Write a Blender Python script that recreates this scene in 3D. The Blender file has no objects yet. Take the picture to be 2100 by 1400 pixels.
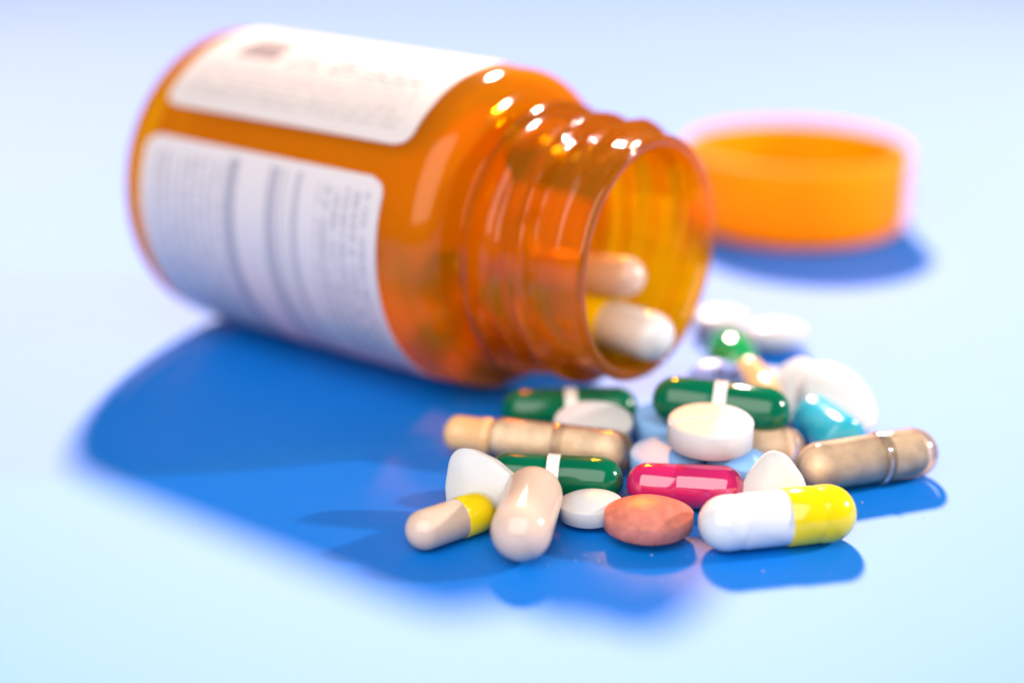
import bpy, bmesh, math, random
from mathutils import Vector, Matrix
random.seed(7)
S = 0.001                                   # every length below is in millimetres
scene = bpy.context.scene
C = scene.collection
PI = math.pi

# ------------------------------------------------------------------ camera
cd = bpy.data.cameras.new('camera')
cam = bpy.data.objects.new('camera', cd); C.objects.link(cam)
cam.location = (0, 0, 78 * S)
cam.rotation_euler = (math.radians(90 - 19.975), 0, 0)
cd.sensor_width = 36; cd.lens = 3276 / 2100 * 36
cd.clip_start = 0.002; cd.clip_end = 50
cd.dof.use_dof = True
cd.dof.focus_distance = 173 * S
cd.dof.aperture_fstop = 6.5
scene.camera = cam

# ------------------------------------------------------------------ world, lamps, exposure
w = bpy.data.worlds.new('World'); scene.world = w; w.use_nodes = True
bg = w.node_tree.nodes['Background']
bg.inputs[0].default_value = (0.40, 0.68, 1.0, 1); bg.inputs[1].default_value = 0.16

def lamp(name, target, direction, dist, power, size, size_y=None, color=(1, 1, 1), shape='RECTANGLE', kind='AREA'):
    ld = bpy.data.lights.new(name, kind); o = bpy.data.objects.new(name, ld); C.objects.link(o)
    d = Vector(direction).normalized()
    o.location = (Vector(target) + d * dist) * S
    o.rotation_euler = d.to_track_quat('Z', 'Y').to_euler()
    ld.energy = power; ld.color = color
    if kind == 'SPOT': return o
    if size_y: ld.shape = shape; ld.size = size * S; ld.size_y = size_y * S
    else: ld.shape = 'DISK'; ld.size = size * S
    return o
# focused key lamp behind the bottle, a small lamp at the right, a soft box above the camera
key = lamp('key_lamp', (0, 130, 0), (0.0, 1.36, 1.0), 3000, 1040.0, 0, color=(1.0, 0.72, 0.67), kind='SPOT')
key.data.spot_size = math.radians(26); key.data.spot_blend = 1.0; key.data.shadow_soft_size = 150 * S
lamp('side_lamp', (10, 165, 0), (1.0, 0.12, 0.44), 600, 4.4, 30, color=(1.0, 0.93, 0.90))
lamp('front_softbox', (10, 175, 0), (-0.35, -1.0, 1.0), 430, 3.5, 520, 460, color=(1.0, 0.94, 0.88))

scene.view_settings.view_transform = 'Standard'
scene.view_settings.look = 'None'
scene.view_settings.exposure = 0.0; scene.view_settings.gamma = 1.0
scene.render.engine = 'CYCLES'
cy = scene.cycles
cy.use_denoising = True
cy.max_bounces = 14; cy.transparent_max_bounces = 24; cy.transmission_bounces = 10
cy.sample_clamp_indirect = 6.0; cy.caustics_reflective = False; cy.caustics_refractive = True
cy.blur_glossy = 0.5

# ------------------------------------------------------------------ materials
def new_mat(name):
    m = bpy.data.materials.new(name); m.use_nodes = True
    nt = m.node_tree; nt.nodes.clear()
    out = nt.nodes.new('ShaderNodeOutputMaterial')
    return m, nt, out
def nd(nt, t, **kw):
    n = nt.nodes.new(t)
    for k, v in kw.items():
        if hasattr(n, k): setattr(n, k, v)
        else: n.inputs[k].default_value = v
    return n
def pbr(name, col, rough=0.3, spec=0.5, coat=0.0, sss=0.0, sssr=(1, .6, .5), bump=0.0, bscale=900, mottle=0.0, mscale=350, coat_rough=0.06):
    m, nt, out = new_mat(name)
    p = nd(nt, 'ShaderNodeBsdfPrincipled')
    p.inputs['Base Color'].default_value = (*col, 1); p.inputs['Roughness'].default_value = rough
    p.inputs['Specular IOR Level'].default_value = spec
    p.inputs['Coat Weight'].default_value = coat; p.inputs['Coat Roughness'].default_value = coat_rough
    if sss:
        p.inputs['Subsurface Weight'].default_value = sss
        p.inputs['Subsurface Radius'].default_value = sssr
        p.inputs['Subsurface Scale'].default_value = 1.2 * S
    tc = nd(nt, 'ShaderNodeTexCoord')
    if mottle:
        n = nd(nt, 'ShaderNodeTexNoise'); n.inputs['Scale'].default_value = mscale; n.inputs['Detail'].default_value = 5
        nt.links.new(tc.outputs['Object'], n.inputs['Vector'])
        hs = nd(nt, 'ShaderNodeMix', data_type='RGBA')
        hs.inputs['A'].default_value = (*[c * (1 - mottle) for c in col], 1)
        hs.inputs['B'].default_value = (*[min(1, c * (1 + mottle)) for c in col], 1)
        mr = nd(nt, 'ShaderNodeMapRange'); mr.inputs[1].default_value = .35; mr.inputs[2].default_value = .65
        nt.links.new(n.outputs['Fac'], mr.inputs[0]); nt.links.new(mr.outputs[0], hs.inputs['Factor'])
        nt.links.new(hs.outputs['Result'], p.inputs['Base Color'])
    if bump:
        n = nd(nt, 'ShaderNodeTexNoise'); n.inputs['Scale'].default_value = bscale; n.inputs['Detail'].default_value = 4
        nt.links.new(tc.outputs['Object'], n.inputs['Vector'])
        b = nd(nt, 'ShaderNodeBump'); b.inputs['Strength'].default_value = bump; b.inputs['Distance'].default_value = 0.1 * S
        nt.links.new(n.outputs['Fac'], b.inputs['Height']); nt.links.new(b.outputs[0], p.inputs['Normal'])
    nt.links.new(p.outputs[0], out.inputs[0])
    return m
def amber(name, col, clear=0.7, rough=0.04, ior=1.46, milk=0.0, mcol=(1, 1, 1), diff=0.3):
    """thin tinted plastic wall: part straight-through, part refracted, plus its own gloss"""
    m, nt, out = new_mat(name)
    t = nd(nt, 'ShaderNodeBsdfTransparent'); t.inputs[0].default_value = (*col, 1)
    g = nd(nt, 'ShaderNodeBsdfGlass'); g.inputs['Color'].default_value = (*col, 1)
    g.inputs['Roughness'].default_value = rough; g.inputs['IOR'].default_value = ior
    gl = nd(nt, 'ShaderNodeBsdfGlossy'); gl.inputs['Roughness'].default_value = rough + .04
    fr = nd(nt, 'ShaderNodeFresnel'); fr.inputs['IOR'].default_value = ior
    a = nd(nt, 'ShaderNodeMixShader'); nt.links.new(fr.outputs[0], a.inputs[0])
    nt.links.new(t.outputs[0], a.inputs[1]); nt.links.new(gl.outputs[0], a.inputs[2])
    b = nd(nt, 'ShaderNodeMixShader'); b.inputs[0].default_value = 1 - clear
    nt.links.new(a.outputs[0], b.inputs[1]); nt.links.new(g.outputs[0], b.inputs[2])
    tl = nd(nt, 'ShaderNodeBsdfTranslucent'); tl.inputs[0].default_value = (*mcol, 1)
    df = nd(nt, 'ShaderNodeBsdfDiffuse'); df.inputs[0].default_value = (*mcol, 1)
    mk = nd(nt, 'ShaderNodeMixShader'); mk.inputs[0].default_value = diff
    nt.links.new(tl.outputs[0], mk.inputs[1]); nt.links.new(df.outputs[0], mk.inputs[2])
    c = nd(nt, 'ShaderNodeMixShader'); c.inputs[0].default_value = milk
    nt.links.new(b.outputs[0], c.inputs[1]); nt.links.new(mk.outputs[0], c.inputs[2])
    nt.links.new(c.outputs[0], out.inputs[0])
    return m
def translucent(name, col, tcol, trans=0.5, rough=0.3):
    m, nt, out = new_mat(name)
    p = nd(nt, 'ShaderNodeBsdfPrincipled'); p.inputs['Base Color'].default_value = (*col, 1); p.inputs['Roughness'].default_value = rough; p.inputs['Specular IOR Level'].default_value = 0.12
    t = nd(nt, 'ShaderNodeBsdfTranslucent'); t.inputs[0].default_value = (*tcol, 1)
    a = nd(nt, 'ShaderNodeMixShader'); a.inputs[0].default_value = trans
    nt.links.new(p.outputs[0], a.inputs[1]); nt.links.new(t.outputs[0], a.inputs[2]); nt.links.new(a.outputs[0], out.inputs[0])
    return m

def table_mat():
    m, nt, out = new_mat('satin_blue')
    p = nd(nt, 'ShaderNodeBsdfPrincipled')
    tc = nd(nt, 'ShaderNodeTexCoord')
    n = nd(nt, 'ShaderNodeTexNoise'); n.inputs['Scale'].default_value = 60; n.inputs['Detail'].default_value = 3
    nt.links.new(tc.outputs['Object'], n.inputs['Vector'])
    mx = nd(nt, 'ShaderNodeMix', data_type='RGBA')
    mx.inputs['A'].default_value = (0.0, 0.154, 0.58, 1); mx.inputs['B'].default_value = (0.0, 0.166, 0.63, 1)
    nt.links.new(n.outputs['Fac'], mx.inputs['Factor']); nt.links.new(mx.outputs['Result'], p.inputs['Base Color'])
    p.inputs['Anisotropic'].default_value = 0.70                                 # faint side-to-side brushing spreads the sheen
    tg = nd(nt, 'ShaderNodeCombineXYZ'); tg.inputs[0].default_value = 1.0; nt.links.new(tg.outputs[0], p.inputs['Tangent'])
    p.inputs['Roughness'].default_value = 0.64                                   # pearly satin finish
    p.inputs['Specular IOR Level'].default_value = 0.68; p.inputs['IOR'].default_value = 1.5
    n2 = nd(nt, 'ShaderNodeTexNoise'); n2.inputs['Scale'].default_value = 2600; n2.inputs['Detail'].default_value = 2
    nt.links.new(tc.outputs['Object'], n2.inputs['Vector'])
    b = nd(nt, 'ShaderNodeBump'); b.inputs['Strength'].default_value = 0.25; b.inputs['Distance'].default_value = 0.05 * S
    nt.links.new(n2.outputs['Fac'], b.inputs['Height']); nt.links.new(b.outputs[0], p.inputs['Normal'])
    nt.links.new(p.outputs[0], out.inputs[0])
    return m

M = dict(
    table=table_mat(),
    amber=amber('amber_plastic', (1.0, 0.65, 0.04), clear=0.88, milk=0.34, mcol=(1.0, 0.40, 0.0), diff=0.5),
    amber_neck=amber('thin_amber_plastic', (1.0, 0.64, 0.03), clear=0.93, milk=0.15, mcol=(1.0, 0.38, 0.0), diff=0.5),
    lid=translucent('orange_lid_plastic', (0.95, 0.32, 0.0), (1.0, 0.62, 0.0), 0.36, 0.5),
    green=pbr('green_gelatin', (0.0, 0.115, 0.05), 0.13, 0.45, coat=0.0),
    white_gel=pbr('white_gelatin', (0.66, 0.65, 0.63), 0.18, 0.5, coat=0.2, sss=0.15),
    band=pbr('white_band', (0.75, 0.75, 0.72), 0.2, 0.5),
    yellow=pbr('yellow_gelatin', (0.78, 0.56, 0.0), 0.16, 0.5, coat=0.2),
    peach=pbr('peach_gelatin', (0.66, 0.47, 0.35), 0.2, 0.5, coat=0.2, sss=0.15),
    orange_peach=pbr('apricot_gelatin', (0.80, 0.46, 0.20), 0.25, 0.5, sss=0.1),
    pink=pbr('magenta_gelatin', (0.50, 0.012, 0.11), 0.10, 0.6, coat=1.0),
    teal=pbr('turquoise_gelatin', (0.02, 0.34, 0.46), 0.22, 0.5, coat=0.1, sss=0.1),
    chalk=pbr('white_chalk', (0.54, 0.53, 0.53), 0.5, 0.3, bump=0.5, bscale=1100, sss=0.12, sssr=(1, .9, .8)),
    film=pbr('white_film_coat', (0.56, 0.55, 0.54), 0.33, 0.45, bump=0.22, bscale=800, sss=0.1),
    salmon=pbr('salmon_film_coat', (0.52, 0.165, 0.12), 0.42, 0.4, bump=0.9, bscale=1300, mottle=0.14, mscale=900),
    blue=pbr('pale_blue_chalk', (0.22, 0.42, 0.74), 0.5, 0.3, bump=0.25, bscale=1400),
    lavender=pbr('lavender_film_coat', (0.17, 0.22, 0.48), 0.35, 0.45, bump=0.1),
    ink=pbr('dark_ink', (0.01, 0.01, 0.03), 0.4, 0.3),
    powder=pbr('tan_powder', (0.84, 0.64, 0.46), 0.8, 0.2, bump=1.0, bscale=600, mottle=0.22, mscale=420),
    clear=amber('clear_tan_gelatin', (0.99, 0.95, 0.90), clear=1.0, rough=0.05, ior=1.4, milk=0.17, mcol=(0.84, 0.66, 0.49), diff=0.6),
    softgel=pbr('green_softgel', (0.01, 0.30, 0.08), 0.08, 0.6, coat=0.5, sss=0.5, sssr=(.3, 1, .4)),
)

# ------------------------------------------------------------------ mesh helpers
def obj(name, bm, mat, parent=None, smooth=True, angle=40):
    me = bpy.data.meshes.new(name)
    bmesh.ops.scale(bm, vec=(S, S, S), verts=bm.verts)
    bm.normal_update(); bm.to_mesh(me); bm.free()
    if smooth:
        me.polygons.foreach_set('use_smooth', [True] * len(me.polygons))
        me.set_sharp_from_angle(angle=math.radians(angle))
    me.materials.append(mat)
    o = bpy.data.objects.new(name, me); C.objects.link(o)
    if parent: o.parent = parent
    return o
def empty(name, label, cat, group=None):
    o = bpy.data.objects.new(name, None); C.objects.link(o); o.empty_display_size = 0.005
    tag(o, label, cat, group); return o
def tag(o, label, cat, group=None):
    o['label'] = label; o['category'] = cat
    if group: o['group'] = group
def lathe(bm, prof, seg=64, axis='X', close=False, rfun=None):
    """profile of (s, r) turned round the axis; r=0 ends close the surface"""
    rings = []
    for s, r in prof:
        if r < 1e-6:
            rings.append([bm.verts.new((s, 0, 0) if axis == 'X' else (0, 0, s))])
        else:
            ring = []
            for k in range(seg):
                a = 2 * PI * k / seg; rr = rfun(s, r, a) if rfun else r
                y, z = rr * math.cos(a), rr * math.sin(a)
                ring.append(bm.verts.new((s, y, z) if axis == 'X' else (y, z, s)))
            rings.append(ring)
    n = len(rings)
    for i in range(n if close else n - 1):
        A, B = rings[i], rings[(i + 1) % n]
        if len(A) == 1 and len(B) == 1: continue
        for k in range(seg):
            j = (k + 1) % seg
            if len(A) == 1: bm.faces.new((A[0], B[j], B[k]))
            elif len(B) == 1: bm.faces.new((A[k], A[j], B[0]))
            else: bm.faces.new((A[k], A[j], B[j], B[k]))
    return bm
def orient(o, p0, p1, spin=0.0):
    d = (Vector(p1) - Vector(p0)).normalized()
    y = Vector((0, 0, 1)).cross(d).normalized(); z = d.cross(y)
    m = Matrix((d, y, z)).transposed().to_4x4() @ Matrix.Rotation(spin, 4, 'X')
    o.matrix_world = Matrix.Translation(Vector(p0) * S) @ m
def dome(s0, r, sgn, n=12, k=1.0):
    return [(s0 + sgn * k * r * math.sin(PI / 2 * i / n), r * math.cos(PI / 2 * i / n)) for i in range(n + 1)]

def shell_half(s0, s1, r, end, k=1.0, dent=False, bev=.06):
    """half of a capsule: dome at `end`, open (turned in) at the other end"""
    p = []
    if end == 0:
        p += [(s0 + k * r - x, y) for x, y in [(k * r * math.cos(PI / 2 * i / 12), r * math.sin(PI / 2 * i / 12)) for i in range(13)]]
        if dent:
            p += [(s0 + k * r + .9, r), (s0 + k * r + 1.1, r * .985), (s0 + k * r + 1.5, r * .985), (s0 + k * r + 1.7, r)]
        p += [(s1 - .08, r), (s1, r - bev), (s1, r - .3)]
    else:
        p += [(s0, r - .3), (s0, r - bev), (s0 + .08, r)]
        if dent:
            q = s1 - k * r
            p += [(q - 1.7, r), (q - 1.5, r * .985), (q - 1.1, r * .985), (q - .9, r)]
        p += [(s1 - k * r + k * r * math.sin(PI / 2 * i / 12), r * math.cos(PI / 2 * i / 12)) for i in range(13)]
    p = [(s, 0 if r_ < 1e-4 else r_) for s, r_ in p]
    return p
def capsule(label, p0, p1, r, split, m_body, m_cap, group, band=None, dent=False, powder=False, lip=0.0, step=.07, k=1.0, bev=.06):
    """two-piece capsule from tip p0 to tip p1; the wider cap slides over the body at split*length"""
    L = (Vector(p1) - Vector(p0)).length
    e = empty('capsule', label, 'capsule', group)
    sp = L * split
    bm = bmesh.new(); lathe(bm, shell_half(0, sp + (1.2 if not band else 0), r - step, 0, k=k, dent=dent, bev=bev), 48); obj('body', bm, m_body, e)
    bm = bmesh.new(); lathe(bm, shell_half(sp, L, r, 1, k=k, dent=dent, bev=bev), 48); obj('cap', bm, m_cap, e)
    if lip:
        bm = bmesh.new()
        pr = [(sp + .25 + .28 * math.cos(t), r + lip * .35 + lip * math.sin(t)) for t in [2 * PI * i / 10 for i in range(10)]]
        lathe(bm, pr, 48, close=True); obj('cap_lip', bm, m_cap, e)
    if band:
        bm = bmesh.new(); h = band / 2
        lathe(bm, [(sp - h, r - .3), (sp - h, r + .03), (sp + h, r + .03), (sp + h, r - .3)], 48); obj('band', bm, M['band'], e)
    if powder:
        bm = bmesh.new(); rp = r - .22
        lathe(bm, [(s, 0 if x < 1e-4 else x) for s, x in
                   [(.5 + 2.0 - 2.0 * math.cos(PI / 2 * i / 8), rp * math.sin(PI / 2 * i / 8)) for i in range(9)] +
                   [(L * q, rp * (1 + random.uniform(-.03, .01))) for q in (.2, .3, .4, .5, .6, .7, .8)] +
                   [(L - 3.2 + 2.0 * math.sin(PI / 2 * i / 8), rp * math.cos(PI / 2 * i / 8)) for i in range(9)]], 40)
        obj('powder_fill', bm, M['powder'], e)
    orient(e, p0, p1, random.uniform(0, 6))
    return e

def outline_ellipse(a, b, n=64, e=2.0):
    return [(a * abs(math.cos(t)) ** (2 / e) * (1 if math.cos(t) >= 0 else -1), b * abs(math.sin(t)) ** (2 / e) * (1 if math.sin(t) >= 0 else -1)) for t in [2 * PI * i / n for i in range(n)]]
def outline_tri(R, k=.15, n=72):
    return [(R * (1 + k * math.cos(3 * (t - PI / 2)) + .03 * math.cos(6 * (t - PI / 2))) * math.cos(t), R * (1 + k * math.cos(3 * (t - PI / 2)) + .03 * math.cos(6 * (t - PI / 2))) * math.sin(t)) for t in [2 * PI * i / n for i in range(n)]]
def tablet_mesh(outl, belly, crown, edge=0.25, score=None, rings=10):
    """flat side band of height `belly`, domed faces rising `crown` above it"""
    bm = bmesh.new(); n = len(outl); layers = []
    def ring(f, z): return [bm.verts.new((x * f, y * f, z)) for x, y in outl]
    R = max(math.hypot(*p) for p in outl); h = belly / 2
    for sgn in (-1, 1):
        fs = [1 - i / rings for i in range(rings)]
        L = []
        for i, f in enumerate(fs):
            ff = f * (1 - edge / R) if i else 1 - edge / R
            L.append(ring(ff, sgn * (h + edge * .6 + crown * (1 - f ** 2.2))))
        L.insert(0, ring(1 - edge * .3 / R, sgn * (h + edge * .28))); L.insert(0, ring(1.0, sgn * h))
        c = bm.verts.new((0, 0, sgn * (h + edge * .6 + crown)))
        for A, B in zip(L, L[1:]):
            for k in range(n):
                j = (k + 1) % n; q = (A[k], A[j], B[j], B[k]); bm.faces.new(q if sgn > 0 else q[::-1])
        for k in range(n):
            j = (k + 1) % n; q = (L[-1][k], L[-1][j], c); bm.faces.new(q if sgn > 0 else q[::-1])
        layers.append(L)
    A, B = layers[0][0], layers[1][0]
    for k in range(n):
        j = (k + 1) % n; bm.faces.new((A[k], A[j], B[j], B[k]))
    if score:
        for yy in (-.30, -.1, .1, .30):
            bmesh.ops.bisect_plane(bm, geom=bm.verts[:] + bm.edges[:] + bm.faces[:], plane_co=(0, yy, 0), plane_no=(0, 1, 0))
        for v in bm.verts:
            if v.co.z > h + edge * .2 and abs(v.co.y) < .15: v.co.z -= score
    return bm
def place(o, c, normal=(0, 0, 1), spin=0.0):
    z = Vector(normal).normalized()
    x = Vector((1, 0, 0)); x = (x - z * x.dot(z)).normalized(); y = z.cross(x)
    o.matrix_world = Matrix.Translation(Vector(c) * S) @ Matrix((x, y, z)).transposed().to_4x4() @ Matrix.Rotation(spin, 4, 'Z')
def tablet(label, c, normal, spin, outl, belly, crown, mat, group=None, edge=0.25, name='tablet', score=None, sharp=50):
    o = obj(name, tablet_mesh(outl, belly, crown, edge, score), mat, angle=sharp)
    tag(o, label, 'tablet', group); place(o, c, normal, spin)
    return o

# ------------------------------------------------------------------ the surface
bm = bmesh.new(); bmesh.ops.create_circle(bm, cap_ends=True, segments=96, radius=2500)
o = obj('table_top', bm, M['table'], smooth=False); o.location = (0, 250 * S, 0); o['kind'] = 'structure'

# ------------------------------------------------------------------ the bottle
AX = Vector((math.sin(.92), -math.cos(.92), 0)); BR = 20.8
bottle = empty('pill_bottle', 'amber plastic pill bottle lying on its side, open mouth towards the pills', 'bottle')
def arc(cs, cr, rad, a0, a1, n):
    return [(cs + rad * math.sin(a0 + (a1 - a0) * i / n), cr + rad * math.cos(a0 + (a1 - a0) * i / n)) for i in range(n + 1)]
# body: outer skin from the base centre to the foot of the neck, inner skin back again
outer = [(1.2, 0), (1.2, 14), (.6, 16.5), (0, 17.5)] + [(0 + 2.6 - 2.6 * math.cos(t), 18.2 + 2.6 * math.sin(t)) for t in [PI / 2 * i / 8 for i in range(9)]] + \
        [(s, BR) for s in (6, 12, 20, 28, 36, 44)] + [(49, BR)] + arc(51.6, BR - 4.0, 4.0, 0, PI / 2 * .92, 10) + [(56.0, 15.6)]
inner = [(56.0, 14.1), (54.8, 14.6)] + [(s, r) for s, r in arc(51.0, BR - 4.6, 3.3, PI / 2 * .9, 0, 8)] + \
        [(s, BR - 1.3) for s in (44, 30, 16)] + [(5.0, BR - 1.3), (3.2, BR - 2.2), (2.6, BR - 4), (2.6, 0)]
bm = bmesh.new(); lathe(bm, outer, 128); lathe(bm, inner, 128)
obj('body', bm, M['amber'], bottle, angle=60)
def neck_r(s, r, a):
    # helical thread, fading in and out along the neck
    ph = (s - 62.0) / 5.2 - a / (2 * PI)
    u = ph - math.floor(ph)
    env = max(0, min(1, (s - 60.6) / 1.2)) * max(0, min(1, (70.0 - s) / 1.2))
    return r + 1.75 * env * min(1.0, 1.35 * max(0, math.sin(PI * min(1, u / .42))))
no = [(56.0, 15.6), (56.7, 15.0), (57.2, 15.2), (57.6, 17.2), (58.2, 17.5), (58.9, 17.4), (59.3, 15.6), (59.9, 15.05)] + \
     [(60.4 + .2 * i, 15.0) for i in range(58)] + [(72.3, 15.0), (72.7, 15.1), (73.2, 15.2), (73.6, 15.0), (73.75, 14.6)]
ni = [(73.7, 14.1), (73.4, 13.75), (72, 13.6), (66, 13.6), (60, 13.6), (57, 13.7), (56.0, 14.1)]
bm = bmesh.new(); lathe(bm, no + ni, 128, rfun=lambda s, r, a: neck_r(s, r, a) if r > 14.99 and s > 60.3 and s < 72.4 else r)
obj('threaded_neck', bm, M['amber_neck'], bottle, angle=60)

def label_mat(kind):
    m, nt, out = new_mat('printed_label_' + kind)
    uv = nd(nt, 'ShaderNodeUVMap'); sep = nd(nt, 'ShaderNodeSeparateXYZ'); nt.links.new(uv.outputs[0], sep.inputs[0])
    def math_(op, a, b=None):
        n = nd(nt, 'ShaderNodeMath', operation=op)
        for i, v in enumerate((a, b)):
            if v is None: continue
            if isinstance(v, (int, float)): n.inputs[i].default_value = v
            else: nt.links.new(v, n.inputs[i])
        return n.outputs[0]
    U, V = sep.outputs[0], sep.outputs[1]
    def box(u0, u1, v0, v1):
        r = math_('MULTIPLY', math_('GREATER_THAN', U, u0), math_('LESS_THAN', U, u1))
        return math_('MULTIPLY', r, math_('MULTIPLY', math_('GREATER_THAN', V, v0), math_('LESS_THAN', V, v1)))
    # broken lines of tiny print
    mp = nd(nt, 'ShaderNodeMapping'); nt.links.new(uv.outputs[0], mp.inputs[0])
    mp.inputs['Scale'].default_value = (60, 14, 1) if kind == 'upper' else (16, 70, 1)
    nz = nd(nt, 'ShaderNodeTexNoise'); nz.inputs['Scale'].default_value = 1.0; nz.inputs['Detail'].default_value = 2; nt.links.new(mp.outputs[0], nz.inputs['Vector'])
    glyph = math_('GREATER_THAN', nz.outputs['Fac'], .46)
    fine = U if kind == 'lower' else V
    rows = math_('GREATER_THAN', math_('FRACT', math_('MULTIPLY', fine, 26 if kind == 'lower' else 20)), .45)
    txt = math_('MULTIPLY', glyph, rows)
    ink = None
    def add(mask, amount, text=True):
        nonlocal ink
        k = math_('MULTIPLY', mask, amount)
        if text: k = math_('MULTIPLY', k, txt)
        ink = k if ink is None else math_('MAXIMUM', ink, k)
    if kind == 'upper':
        add(box(.13, .31, .40, .66), .75, False)
        add(box(.36, .50, .36, .56), .6); add(box(.53, .64, .36, .60), .8); add(box(.66, .92, .34, .56), .7)
        add(box(.06, .94, .08, .34), .25); add(box(.06, .94, .72, .9), .4)
    else:
        add(box(.05, .38, .05, .95), .35); add(box(.76, .96, .06, .95), .38)
        add(box(.385, .425, .03, .97), .5, False); add(box(.555, .60, .05, .97), .4, False); add(box(.665, .69, .05, .97), .36, False); add(box(.615, .63, .05, .97), .25, False)
        add(box(.70, .76, .05, .16), .5)
    mx = nd(nt, 'ShaderNodeMix', data_type='RGBA'); nt.links.new(ink, mx.inputs['Factor'])
    mx.inputs['A'].default_value = (.84, .75, .69, 1); mx.inputs['B'].default_value = (.17, .10, .10, 1) if kind == 'upper' else (.16, .15, .24, 1)
    p = nd(nt, 'ShaderNodeBsdfPrincipled'); p.inputs['Roughness'].default_value = .38
    nt.links.new(mx.outputs['Result'], p.inputs['Base Color'])
    t = nd(nt, 'ShaderNodeBsdfTranslucent'); nt.links.new(mx.outputs['Result'], t.inputs[0])
    ms = nd(nt, 'ShaderNodeMixShader'); ms.inputs[0].default_value = .28
    nt.links.new(p.outputs[0], ms.inputs[1]); nt.links.new(t.outputs[0], ms.inputs[2]); nt.links.new(ms.outputs[0], out.inputs[0])
    return m
def label_patch(a0, a1, s0, s1, mat, lab):
    """paper wrapped round the body between angles a0..a1 (0 = facing the camera side, 90 = top), rounded corners"""
    bm = bmesh.new(); uvl = bm.loops.layers.uv.new('UVMap'); NA, NS = 60, 40
    R0, R1, rc = BR + .05, BR + .22, 2.2
    arcl = math.radians(a1 - a0) * BR
    grid = {}
    for layer, R in ((0, R0), (1, R1)):
        for i in range(NA + 1):
            y = arcl * i / NA; d = min(y, arcl - y)
            ins = rc - math.sqrt(max(0, rc * rc - (rc - d) ** 2)) if d < rc else 0
            for j in range(NS + 1):
                s = s0 + ins + (s1 - s0 - 2 * ins) * j / NS
                a = math.radians(a0) + y / BR
                grid[layer, i, j] = (bm.verts.new((s, R * math.cos(a) * -1, R * math.sin(a))), (s - s0) / (s1 - s0), i / NA)
    def face(keys):
        f = bm.faces.new([grid[k][0] for k in keys])
        for l, k in zip(f.loops, keys): l[uvl].uv = grid[k][1:]
    for i in range(NA):
        for j in range(NS):
            face([(1, i, j), (1, i, j + 1), (1, i + 1, j + 1), (1, i + 1, j)]); face([(0, i, j), (0, i + 1, j), (0, i + 1, j + 1), (0, i, j + 1)])
    for i in range(NA):
        face([(1, i, 0), (1, i + 1, 0), (0, i + 1, 0), (0, i, 0)]); face([(1, i, NS), (0, i, NS), (0, i + 1, NS), (1, i + 1, NS)])
    for j in range(NS):
        face([(1, 0, j), (0, 0, j), (0, 0, j + 1), (1, 0, j + 1)]); face([(1, NA, j), (1, NA, j + 1), (0, NA, j + 1), (0, NA, j)])
    bmesh.ops.recalc_face_normals(bm, faces=bm.faces)
    o = obj('paper_label', bm, mat, bottle); o['label'] = lab
label_patch(40, 109, 5.5, 48.8, label_mat('upper'), 'white printed paper label on the upper side with a row of dark print')
label_patch(-82, 28, 5.0, 47.6, label_mat('lower'), 'white printed paper label on the camera side with dark rules')
# local frame: x along the axis, y = away from the camera side, z up
ay = Vector((0, 0, 1)).cross(AX)
bottle.matrix_world = Matrix.Translation(Vector((-41.7, 230.3, BR + .23)) * S) @ Matrix((AX, ay, Vector((0, 0, 1)))).transposed().to_4x4()

# ------------------------------------------------------------------ the lid, upside down
lid = empty('bottle_lid', 'orange plastic bottle lid lying upside down behind the bottle mouth', 'lid')
LR, LH = 19.8, 14.3
bm = bmesh.new()
lathe(bm, [(1.0, 18.9), (1.6, LR - .25), (2.6, LR), (11, LR), (LH - .5, LR), (LH - .15, LR - .12), (LH, LR - .5), (LH, LR - 1.2), (LH - .2, LR - 1.6), (LH - 1.2, LR - 1.8), (1.9, LR - 1.9)], 128, 'Z')
obj('wall', bm, M['lid'], lid, angle=50)
bm = bmesh.new()
lathe(bm, [(0, 0), (0, 16.5), (.25, 18.0), (1.0, 18.9), (1.9, LR - 1.9), (1.9, 16), (1.9, 0)], 128, 'Z')
obj('top_disc', bm, M['lid'], lid, angle=50)
bm = bmesh.new()
lathe(bm, [(1.9, 13.6), (5.4, 13.5), (5.6, 13.2), (5.4, 12.9), (1.9, 12.7)], 96, 'Z')
obj('inner_seal_ring', bm, M['lid'], lid, angle=50)
lid.location = (50.3 * S, 277.1 * S, 0)

# ------------------------------------------------------------------ capsules
GP = 'pills spilled from the bottle'
GI = 'pills still inside the bottle'
capsule('white and yellow capsule lying in front, right of the salmon tablet', (19.5, 149.9, 3.12), (36.4, 153.4, 3.12), 3.1, .545, M['white_gel'], M['yellow'], GP, dent=True, step=.13)
capsule('small peach and yellow capsule at the far left front of the heap', (-10.8, 149.4, 2.26), (-2.2, 155.9, 2.3), 2.25, .60, M['peach'], M['yellow'], GP)
capsule('fat all-peach capsule pointing at the camera between the small yellow-ended capsule and a white tablet', (.4, 144.9, 3.25), (2.8, 158.2, 4.3), 3.2, .5, M['peach'], M['peach'], GP, step=.004, bev=.004)
capsule('front green capsule with white band, behind the fat peach capsule', (-2.7, 163.9, 2.65), (12.4, 161.8, 2.65), 2.6, .49, M['green'], M['green'], GP, band=1.4)
tan = capsule('long tan powder-filled capsule with a narrower apricot left end, behind the front green capsule', (-3.3, 174.4, 2.65), (14.1, 169.1, 2.65), 2.6, .48, M['clear'], M['clear'], GP, powder=True, lip=.05)
bm = bmesh.new()
lathe(bm, [(-5.0 + 1.75 - 1.75 * math.cos(PI / 2 * i / 12), 2.15 * math.sin(PI / 2 * i / 12)) for i in range(13)] + [(-.2, 2.15), (.0, 2.28), (.5, 2.3), (.9, 2.2), (1.6, 1.6), (1.6, 0)], 48)
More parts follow.
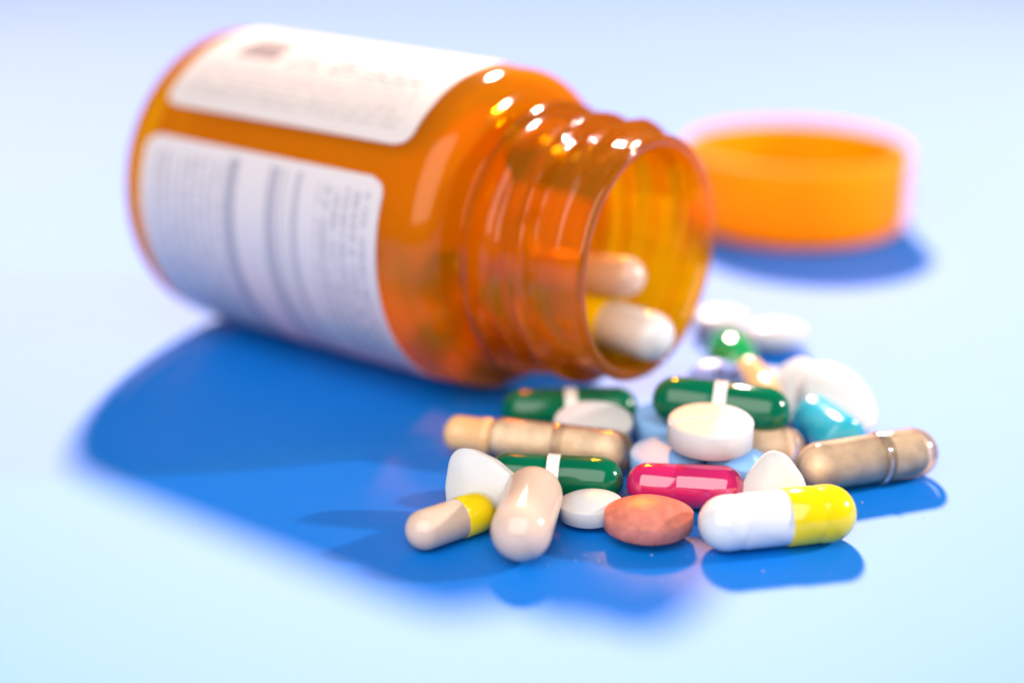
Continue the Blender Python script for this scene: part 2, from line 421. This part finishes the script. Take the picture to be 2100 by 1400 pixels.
o = obj('apricot_end', bm, M['orange_peach'], tan); o['label'] = 'apricot coloured end of the tan capsule'
capsule('rear left green capsule with white band, under the bottle mouth', (-1.3, 182.3, 2.72), (15.6, 183.0, 2.72), 2.7, .5, M['green'], M['green'], GP, band=1.5)
capsule('topmost green capsule with white band, behind the scored white tablet', (16.7, 176.3, 6.9), (32.6, 172.9, 6.1), 2.9, .49, M['green'], M['green'], GP, band=1.5)
capsule('tan powder-filled capsule half hidden under the topmost green capsule', (19.6, 173.4, 2.55), (34.2, 170.8, 2.55), 2.5, .45, M['clear'], M['clear'], GP, powder=True)
capsule('glossy magenta capsule in the middle, behind the salmon tablet', (12.7, 161.6, 2.52), (25.7, 160.0, 2.52), 2.5, .42, M['pink'], M['pink'], GP)
capsule('turquoise capsule leaning between the topmost green and the far right tan capsule', (36.0, 179.9, 3.3), (39.4, 171.4, 2.9), 2.85, .3, M['teal'], M['teal'], GP, k=.4)
capsule('tan powder-filled capsule with a raised ring, at the far right', (32.3, 164.2, 2.95), (49.0, 169.9, 2.95), 2.9, .56, M['clear'], M['clear'], GP, powder=True, lip=.12)
capsule('small apricot capsule behind the topmost green capsule', (29.6, 192.0, 5.2), (33.4, 183.6, 2.4), 2.0, .5, M['orange_peach'], M['orange_peach'], GP)
# inside the bottle
capsule('white and yellow capsule lying in the bottle mouth', (19.4, 184.6, 10.9), (6.6, 196.0, 10.9), 3.2, .55, M['white_gel'], M['yellow'], GI)
capsule('tan capsule lying above the white and yellow one in the bottle mouth', (16.4, 190.4, 17.2), (2.0, 200.0, 15.4), 2.7, .5, M['peach'], M['peach'], GI)

def bp(sx, lat, up): return Vector((-41.7, 230.3, BR + .23)) + AX * sx + ay * lat + Vector((0, 0, up))
capsule('olive and yellow capsule leaning inside the bottle shoulder', bp(45, -11.5, -11.5), bp(51, -10.0, -1.0), 2.8, .5, M['yellow'], M['green'], GI)
capsule('apricot capsule lying on the bottom of the bottle near the shoulder', bp(40, -4.0, -16.2), bp(54, -5.5, -14.2), 2.4, .5, M['orange_peach'], M['orange_peach'], GI)
capsule('white and yellow capsule lying deep in the bottle behind the shoulder', bp(36, 5.0, -14.8), bp(52, 1.5, -14.6), 2.9, .5, M['white_gel'], M['yellow'], GI)
capsule('green capsule lying across the bottom of the bottle under the label', bp(30, -12.5, -9.5), bp(44, -13.0, -8.0), 2.6, .5, M['green'], M['green'], GI, band=1.4)
capsule('magenta capsule lying against the far wall inside the bottle', bp(40, 10.5, -10.5), bp(53.0, 10.2, -8.5), 2.5, .45, M['pink'], M['pink'], GI)
capsule('white and yellow capsule standing against the far wall inside the bottle', bp(49.5, 6.5, -9.0), bp(44.0, 11.5, 4.0), 2.8, .5, M['white_gel'], M['yellow'], GI)
# ------------------------------------------------------------------ tablets
E_ = outline_ellipse
tablet('white tablet inside the bottle, at the foot of the neck', bp(51.5, -1.5, -10.6), (.3, .2, 1), 0, E_(4.4, 4.4), 2.2, .5, M['film'], GI)
tablet('round white scored tablet resting on top of the heap', (22.5, 166.9, 6.5), (0.0, -.05, 1), math.radians(8), E_(4.85, 4.85, 72), 2.5, .3, M['chalk'], GP, edge=.4, score=.22)
tablet('white oval tablet between the long tan capsule and the rear green one', (9.7, 175.9, 3.3), (0, -.5, 1), 0, E_(4.7, 3.1), 2.0, .5, M['film'], GP)
tablet('pale blue tablet standing at the right end of the rear left green capsule', (18.9, 178.4, 2.1), (0, -.03, 1), 0, E_(4.1, 4.1), 3.2, .3, M['blue'], GP)
tablet('pale blue tablet behind the left end of the magenta capsule, under the scored tablet', (17.9, 167.7, 2.1), (-.05, -.05, 1), 0, E_(4.3, 4.3), 3.0, .35, M['blue'], GP)
tablet('pale blue tablet beside the middle white triangular tablet, under the scored tablet', (25.7, 166.0, 2.3), (.18, -.05, 1), 0, E_(3.7, 3.5), 2.8, .4, M['blue'], GP)
tablet('salmon pink oval tablet at the front, beside the white and yellow capsule', (14.5, 152.9, 2.35), (.02, -.06, 1), math.radians(4), E_(4.75, 3.9, 72, 1.9), 1.7, 1.15, M['salmon'], GP, edge=.15)
tablet('small white oval tablet at the front, between the fat peach capsule and the salmon tablet', (8.5, 156.3, 2.0), (-.05, -.1, 1), 0, E_(3.45, 2.7, 64, 1.9), 1.7, .8, M['film'], GP, edge=.15)
tablet('white rounded triangular tablet propped up behind the small peach and yellow capsule', (-3.6, 158.4, 3.5), (-.30, -.88, .42), math.radians(28), outline_tri(3.95, .14), 2.2, .45, M['film'], GP, edge=.55, sharp=18)
tablet('white rounded triangular tablet propped up between the magenta and the far right tan capsule', (28.8, 159.2, 2.9), (-.38, -.8, .45), math.radians(-4), outline_tri(3.6, .13), 2.2, .5, M['film'], GP, edge=.55, sharp=18)
tablet('large white oval tablet at the right rear, behind the turquoise capsule', (39.7, 181.9, 3.7), (.2, -.6, .75), math.radians(-50), E_(5.3, 4.0), 3.6, .9, M['film'], GP, edge=.5)
tablet('white oval tablet at the rear, left of the large white one', (36.0, 185.4, 3.7), (-.3, -.6, .6), math.radians(80), E_(4.3, 3.5), 2.4, 1.0, M['film'], GP)
tablet('white tablet lying behind the small apricot capsule', (33.6, 192.6, 1.9), (0, 0, 1), 0, E_(4.0, 3.4), 2.2, .6, M['film'], GP)
lav = empty('tablet', 'lavender blue tablet with dark printed letters, behind the topmost green capsule', 'tablet', GP)
obj('coated_core', tablet_mesh(E_(4.1, 3.8), 1.6, 1.0, .2), M['lavender'], lav)
cu = bpy.data.curves.new('imprint', 'FONT'); cu.body = 'G4'; cu.size = 2.6 * S; cu.align_x = 'CENTER'; cu.align_y = 'CENTER'; cu.extrude = 0.05 * S; cu.offset = 0.03 * S
tmp = bpy.data.objects.new('tmp_text', cu); C.objects.link(tmp)
me = bpy.data.meshes.new_from_object(tmp.evaluated_get(bpy.context.evaluated_depsgraph_get())); bpy.data.objects.remove(tmp)
me.materials.clear(); me.materials.append(M['ink'])
im = bpy.data.objects.new('imprint', me); C.objects.link(im); im.parent = lav
im.location = (1.0 * S, 1.0 * S, 1.9 * S); im.rotation_euler = (-.12, .1, -.15)
place(lav, (26.0, 188.2, 3.2), (-.05, -.8, 1), 0)
tablet('white tablet at the rear, behind the green softgel', (30.0, 217.0, 2.1), (0, 0, 1), 0, E_(3.9, 3.4), 2.0, .7, M['film'], GP)
tablet('off-white oval tablet at the rear, right of the green softgel', (37.0, 211.2, 2.2), (0, 0, 1), 0, E_(4.3, 3.3), 1.8, .9, M['film'], GP)
bm = bmesh.new(); L = 10.5
lathe(bm, [(L / 2 - L / 2 * math.cos(PI * i / 32), 0 if i in (0, 32) else 3.35 * math.sin(PI * i / 32) ** .72) for i in range(33)], 48)
o = obj('softgel', bm, M['softgel']); tag(o, 'glossy green softgel behind the lavender tablet', 'softgel', GP)
orient(o, (28.7, 204.6, 3.37), (29.6, 194.2, 3.5))

# ------------------------------------------------------------------ crumbs of pill dust on the table
bm = bmesh.new()
for i in range(110):
    x, y = random.gauss(16, 16), random.gauss(158, 13)
    if y < 118 or i < 20: x, y = random.uniform(-60, 60), random.uniform(125, 230)
    r = random.choice((.05, .06, .08, .11))
    q = bmesh.ops.create_icosphere(bm, subdivisions=1, radius=r)
    for v in q['verts']: v.co = Vector((v.co.x * random.uniform(.7, 1.3) + x, v.co.y + y, v.co.z * .7 + r * .5))
o = obj('pill_dust', bm, M['chalk'], smooth=False); o['kind'] = 'stuff'; tag(o, 'tiny white crumbs of pill dust scattered on the blue surface', 'dust')
